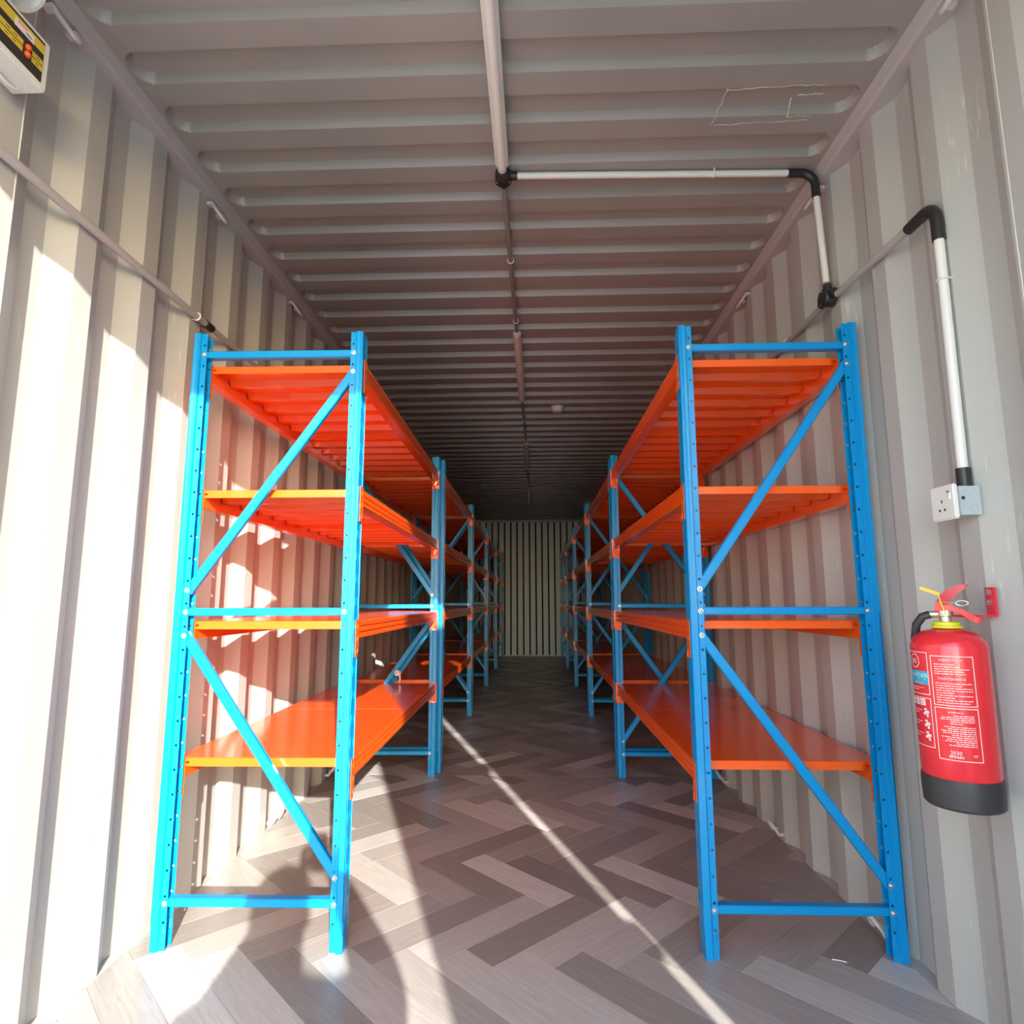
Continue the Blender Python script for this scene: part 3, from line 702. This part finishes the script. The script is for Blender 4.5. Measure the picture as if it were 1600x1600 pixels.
mb = MB(); mb.tube([rt*(-.010)-dv*.016+Vector((0, 0, .478)), rt*(-.006)-dv*.018+Vector((0, 0, .455)), rt*.002-dv*.018+Vector((0, 0, .430))], .0018, 6); build(mb, 'seal_tie', YELLOW2, o, 40)
mb = MB(); mb.tube([-rt*.018-dv*.016+Vector((0, 0, .460)), rt*.022-dv*.016+Vector((0, 0, .458))], .0016, 6)
mb.tube([rt*(.034+.012*math.cos(a))-dv*.016+Vector((0, 0, .457+.006*math.sin(a))) for a in [2*math.pi*i/14 for i in range(14)]], .0014, 6, closed=True); build(mb, 'safety_pin', STEEL, o, 40)
# wall bracket
mb = MB(); wl = Vector((1.180-EX, 0, 0))
mb.box(1.174-EX, 1.181-EX, -.008, .020, .428, .494); mb.box(.01, 1.181-EX, -.004, .016, .424, .429); build(mb, 'wall_bracket', RED, o)
for z in (.482, .458):
    mb = MB(); mb.lathe([(.0085, 0), (.0085, .006), (.0045, .008), (0, .0085)], (1.174-EX, .006, z), (-1, 0, 0), 6); build(mb, 'bracket_bolt', STEEL, o)
# printed label, wrapped on the cylinder
a0 = math.atan2(-dv.y, -dv.x)
def wrap(phi, z, r=ER+.0006):
    """phi in radians from the camera-facing line, positive towards image right"""
    d = -dv*math.cos(phi)+rt*math.sin(phi); return (d.x*r, d.y*r, z-EZ0)
def lab_rect(p0, p1, z0, z1, m, name='label_print', r=ER+.0006, parent=EXT):
    n = max(1, int(abs(p1-p0)/.08)); mb = MB(); vs = []
    for i in range(n+1):
        p = p0+(p1-p0)*i/n; vs += [wrap(p, z0, r), wrap(p, z1, r)]
    mb.add(vs, [(2*i, 2*i+2, 2*i+3, 2*i+1) for i in range(n)]); return mb
LBL = MB(); LBC = MB()
rd = math.radians
def frame_rect(p0, p1, z0, z1, t=.0016):
    dp = t/ER
    for a in ((p0, p1, z0, z0+t), (p0, p1, z1-t, z1), (p0, p0+dp, z0, z1), (p1-dp, p1, z0, z1)):
        q = lab_rect(*a, None); LBL.add(q.v, q.f)
def lines(p0, p1, z, n, dz, ws, right=False):
    for i in range(n):
        w = ws[i % len(ws)]; L = (p1-p0)*w
        a, b = (p1-L, p1) if right else (p0, p0+L)
        # broken into word-like dashes
        x = a
        while x < b:
            e = min(b, x+rs.uniform(.05, .16)); q = lab_rect(x, e, z-i*dz-.0011, z-i*dz+.0004, None); LBL.add(q.v, q.f); x = e+.018
def text(s, size, phi, z, mbx, centre=True, r=ER+.0010, xs=1.0):
    cu = bpy.data.curves.new('t', 'FONT'); cu.body = s; cu.size = size; cu.resolution_u = 2
    if centre: cu.align_x = 'CENTER'
    ob = bpy.data.objects.new('t', cu); C.objects.link(ob); bpy.context.view_layer.update()
    dg = bpy.context.evaluated_depsgraph_get(); me_ = ob.evaluated_get(dg).to_mesh()
    vs = [wrap(phi+v.co.x*xs/ER, z+v.co.y, r) for v in me_.vertices]; fs = [tuple(p.vertices) for p in me_.polygons]
    mbx.add(vs, fs); ob.evaluated_get(dg).to_mesh_clear(); bpy.data.objects.remove(ob); bpy.data.curves.remove(cu)
frame_rect(rd(-29), rd(33), .826, .936); frame_rect(rd(-29), rd(33), .708, .822); frame_rect(rd(-100), rd(-34), .845, .942); frame_rect(rd(-100), rd(-34), .728, .838)
text('INSPECTION', .0075, rd(0), .9245, LBL); lines(rd(-24), rd(28), .9175, 5, .0052, (.55, .7, .95, .8, .85))
text('MAINTENANCE', .0075, rd(0), .8830, LBL); lines(rd(-24), rd(28), .8755, 9, .0053, (1, .7, 1, 1, .5, 1, .5, .97, .9))
lines(rd(-10), rd(10), .8125, 1, .004, (1,)); lines(rd(-22), rd(26), .8055, 4, .0042, (.6, .95, 1, .7), True)
lines(rd(-8), rd(8), .7880, 1, .004, (1,)); lines(rd(-22), rd(26), .7810, 10, .0044, (.9, .8, 1, .95, .7, 1, .85, .9, .6, .8), True)
text('2030', .011, rd(-4), .7215, LBL); lines(rd(-14), rd(6), .7185, 2, .003, (1,))
text('W', .008, rd(22), .7185, LBL)
# left part: octagon mark, cyan band, pictograms
q = lab_rect(rd(-100), rd(-35.5), .868, .898, None); LBC.add(q.v, q.f)
text('POWDER', .0135, rd(-59), .8835, LBL, xs=1.15); lines(rd(-92), rd(-40), .8795, 1, .004, (1,)); text('ABC 6 kg', .0068, rd(-56), .8695, LBL)
lines(rd(-92), rd(-40), .8605, 2, .005, (.9, .7)); 
oc = [(math.cos(rd(22.5+45*k)), math.sin(rd(22.5+45*k))) for k in range(8)]
vs = []
for rr_ in (.0170, .0150): vs += [wrap(rd(-62)+rr_*x/ER, .9205+rr_*y) for x, y in oc]
LBL.add(vs, [(k, (k+1) % 8, 8+(k+1) % 8, 8+k) for k in range(8)]); text('BS', .0155, rd(-62), .9150, LBL)
for k, ch in enumerate('ABC'):
    pc = rd(-78+14*k); q = lab_rect(pc-.10, pc+.10, .820, .835, None); LBL.add(q.v, q.f)
for k in range(3):
    zc = .806-.026*k
    for dx_, dz_, w_, h_ in ((0, .006, .05, .004), (.05, .0, .07, .006), (-.03, -.004, .05, .005), (.06, -.008, .03, .007)):
        q = lab_rect(rd(-46)+dx_-w_, rd(-46)+dx_+w_, zc+dz_-h_/2, zc+dz_+h_/2, None); LBL.add(q.v, q.f)
    lines(rd(-84), rd(-54), zc+.003, 2, .006, (1, .7))
build(LBL, 'label_print', LABELW, EXT); build(LBC, 'label_band', LABELC, EXT)
for k, ch in enumerate('ABC'):
    mt = MB(); text(ch, .013, rd(-78+14*k), .8225, mt, r=ER+.0014); build(mt, 'label_letter', RED, EXT)

# ------------------------------------------------------------------ photographer kneeling outside, phone in hands
ph = empty('mobile_phone', (CAM.x, -.030, CAM.z-.02)); tag(ph, 'dark mobile phone held up by the kneeling person outside', 'phone')
bmx = bmesh.new(); bmesh.ops.create_cube(bmx, size=1)
for v in bmx.verts: v.co = Vector((v.co.x*.075, v.co.y*.008, v.co.z*.155))
bmesh.ops.bevel(bmx, geom=bmx.edges[:], offset=.003, segments=2, affect='EDGES')
me = bpy.data.meshes.new('body'); bmx.to_mesh(me); bmx.free(); me.materials.append(BLACKP); link('body', me, ph)
def skin_obj(name, verts, edges, rads, root, m, parent, lvl=2):
    me = bpy.data.meshes.new(name); me.from_pydata(verts, edges, []); o = link(name, me, parent)
    md = o.modifiers.new('skin', 'SKIN'); md.use_smooth_shade = True
    for i, r_ in enumerate(rads):
        sv = me.skin_vertices[0].data[i]; sv.radius = r_ if isinstance(r_, tuple) else (r_, r_)
        sv.use_root = (i == root)
    o.modifiers.new('sub', 'SUBSURF').levels = lvl; o.modifiers['sub'].render_levels = lvl; me.materials.append(m)
    dg = bpy.context.evaluated_depsgraph_get(); me2 = bpy.data.meshes.new_from_object(o.evaluated_get(dg))
    o.modifiers.clear(); o.data = me2; me2.name = name
    if not me2.materials: me2.materials.append(m)
    return o
PX = .095
P = empty('person', (PX, -.55, -.17)); tag(P, 'kneeling person in dark shirt outside holding a phone', 'person')
B = Vector((PX, -.55, -.17))
def J(*p): return tuple(Vector(p)-B)
V_ = [J(PX, -.60, .33), J(PX, -.60, .50), J(PX, -.57, .68), J(PX, -.54, .80), J(PX, -.51, .875), J(PX, -.475, .93), J(PX, -.455, 1.0), J(PX, -.45, 1.075),
      J(PX+.10, -.54, .80), J(PX+.205, -.53, .80), J(PX+.275, -.29, .77), J(PX+.09, -.105, .965), J(PX+.045, -.06, 1.0),
      J(PX-.10, -.54, .80), J(PX-.185, -.53, .785), J(PX-.21, -.30, .735), J(PX-.085, -.105, .965), J(PX-.06, -.06, 1.0),
      J(PX+.09, -.58, .28), J(PX+.13, -.40, -.08), J(PX+.13, -.78, -.11), J(PX+.13, -.90, -.13),
      J(PX-.09, -.58, .28), J(PX-.13, -.40, -.08), J(PX-.13, -.78, -.11), J(PX-.13, -.90, -.13)]
E_ = [(0, 1), (1, 2), (2, 3), (3, 4), (4, 5), (5, 6), (6, 7), (3, 8), (8, 9), (9, 10), (10, 11), (11, 12), (3, 13), (13, 14), (14, 15), (15, 16), (16, 17), (0, 18), (18, 19), (19, 20), (20, 21), (0, 22), (22, 23), (23, 24), (24, 25)]
RR = [(.15, .12), (.14, .11), (.15, .12), (.12, .10), (.065, .065), (.085, .09), (.095, .105), (.08, .085),
      (.11, .11), (.10, .10), (.085, .085), (.04, .04), (.03, .022), (.09, .09), (.068, .068), (.048, .048), (.032, .032), (.03, .022),
      (.10, .10), (.065, .065), (.05, .05), (.04, .035), (.10, .10), (.065, .065), (.05, .05), (.04, .035)]
body = skin_obj('body', V_, E_, RR, 0, CLOTH, P)
body.data.materials.clear()
for m_ in (CLOTH, SKIN, TROUS): body.data.materials.append(m_)
for p_ in body.data.polygons:
    c = body.data.vertices[p_.vertices[0]].co+B
    p_.material_index = 1 if (c.z > .87 and (c.y < -.36 or c.y > -.16)) else (2 if c.z < .40 else 0)
mb = MB(); mb.lathe([(.0, .085), (.05, .078), (.088, .045), (.102, 0), (.098, -.05), (.07, -.07)], J(PX, -.470, 1.055), (0, -.35, 1), 24); build(mb, 'hair', HAIR, P, 60)
for sx_ in (1, -1):     # face: eyes, ears; hands: fingers round the phone
    mb = MB(); mb.lathe([(0, -.009), (.008, -.005), (.010, 0), (.008, .005), (0, .009)], J(PX+sx_*.033, -.372, 1.01), (0, 1, 0), 10); build(mb, 'eye', WHITEP, P, 60)
    mb = MB(); mb.lathe([(0, -.012), (.022, -.008), (.026, 0), (.018, .008), (0, .010)], J(PX+sx_*.092, -.455, .995), (sx_, .2, 0), 12); build(mb, 'ear', SKIN, P, 60)
    for k in range(4):
        zz = .985+.022*k; mb = MB(); x0 = CAM.x+sx_*.060
        mb.tube([J(x0, -.065, zz-.01), J(x0+sx_*.004, -.040, zz), J(x0-sx_*.004, -.022, zz+.004), J(x0-sx_*.026, -.020, zz+.006)], [.0095, .009, .008, .0065], 8); build(mb, 'finger', SKIN, P, 60)
    mb = MB(); mb.tube([J(CAM.x+sx_*.058, -.07, .985), J(CAM.x+sx_*.040, -.052, 1.005), J(CAM.x+sx_*.018, -.042, 1.02)], [.011, .010, .008], 8); build(mb, 'thumb', SKIN, P, 60)
mb = MB(); mb.add([J(PX-.012, -.375, .975), J(PX+.012, -.375, .975), J(PX, -.345, .978), J(PX, -.372, 1.015)], [(0, 2, 3), (2, 1, 3), (0, 1, 2)]); build(mb, 'nose', SKIN, P)
mb = MB(); mb.tube([J(PX-.022, -.384, .948), J(PX, -.374, .946), J(PX+.022, -.384, .948)], .005, 8); build(mb, 'mouth', REDL, P, 60)
bpy.context.view_layer.update()
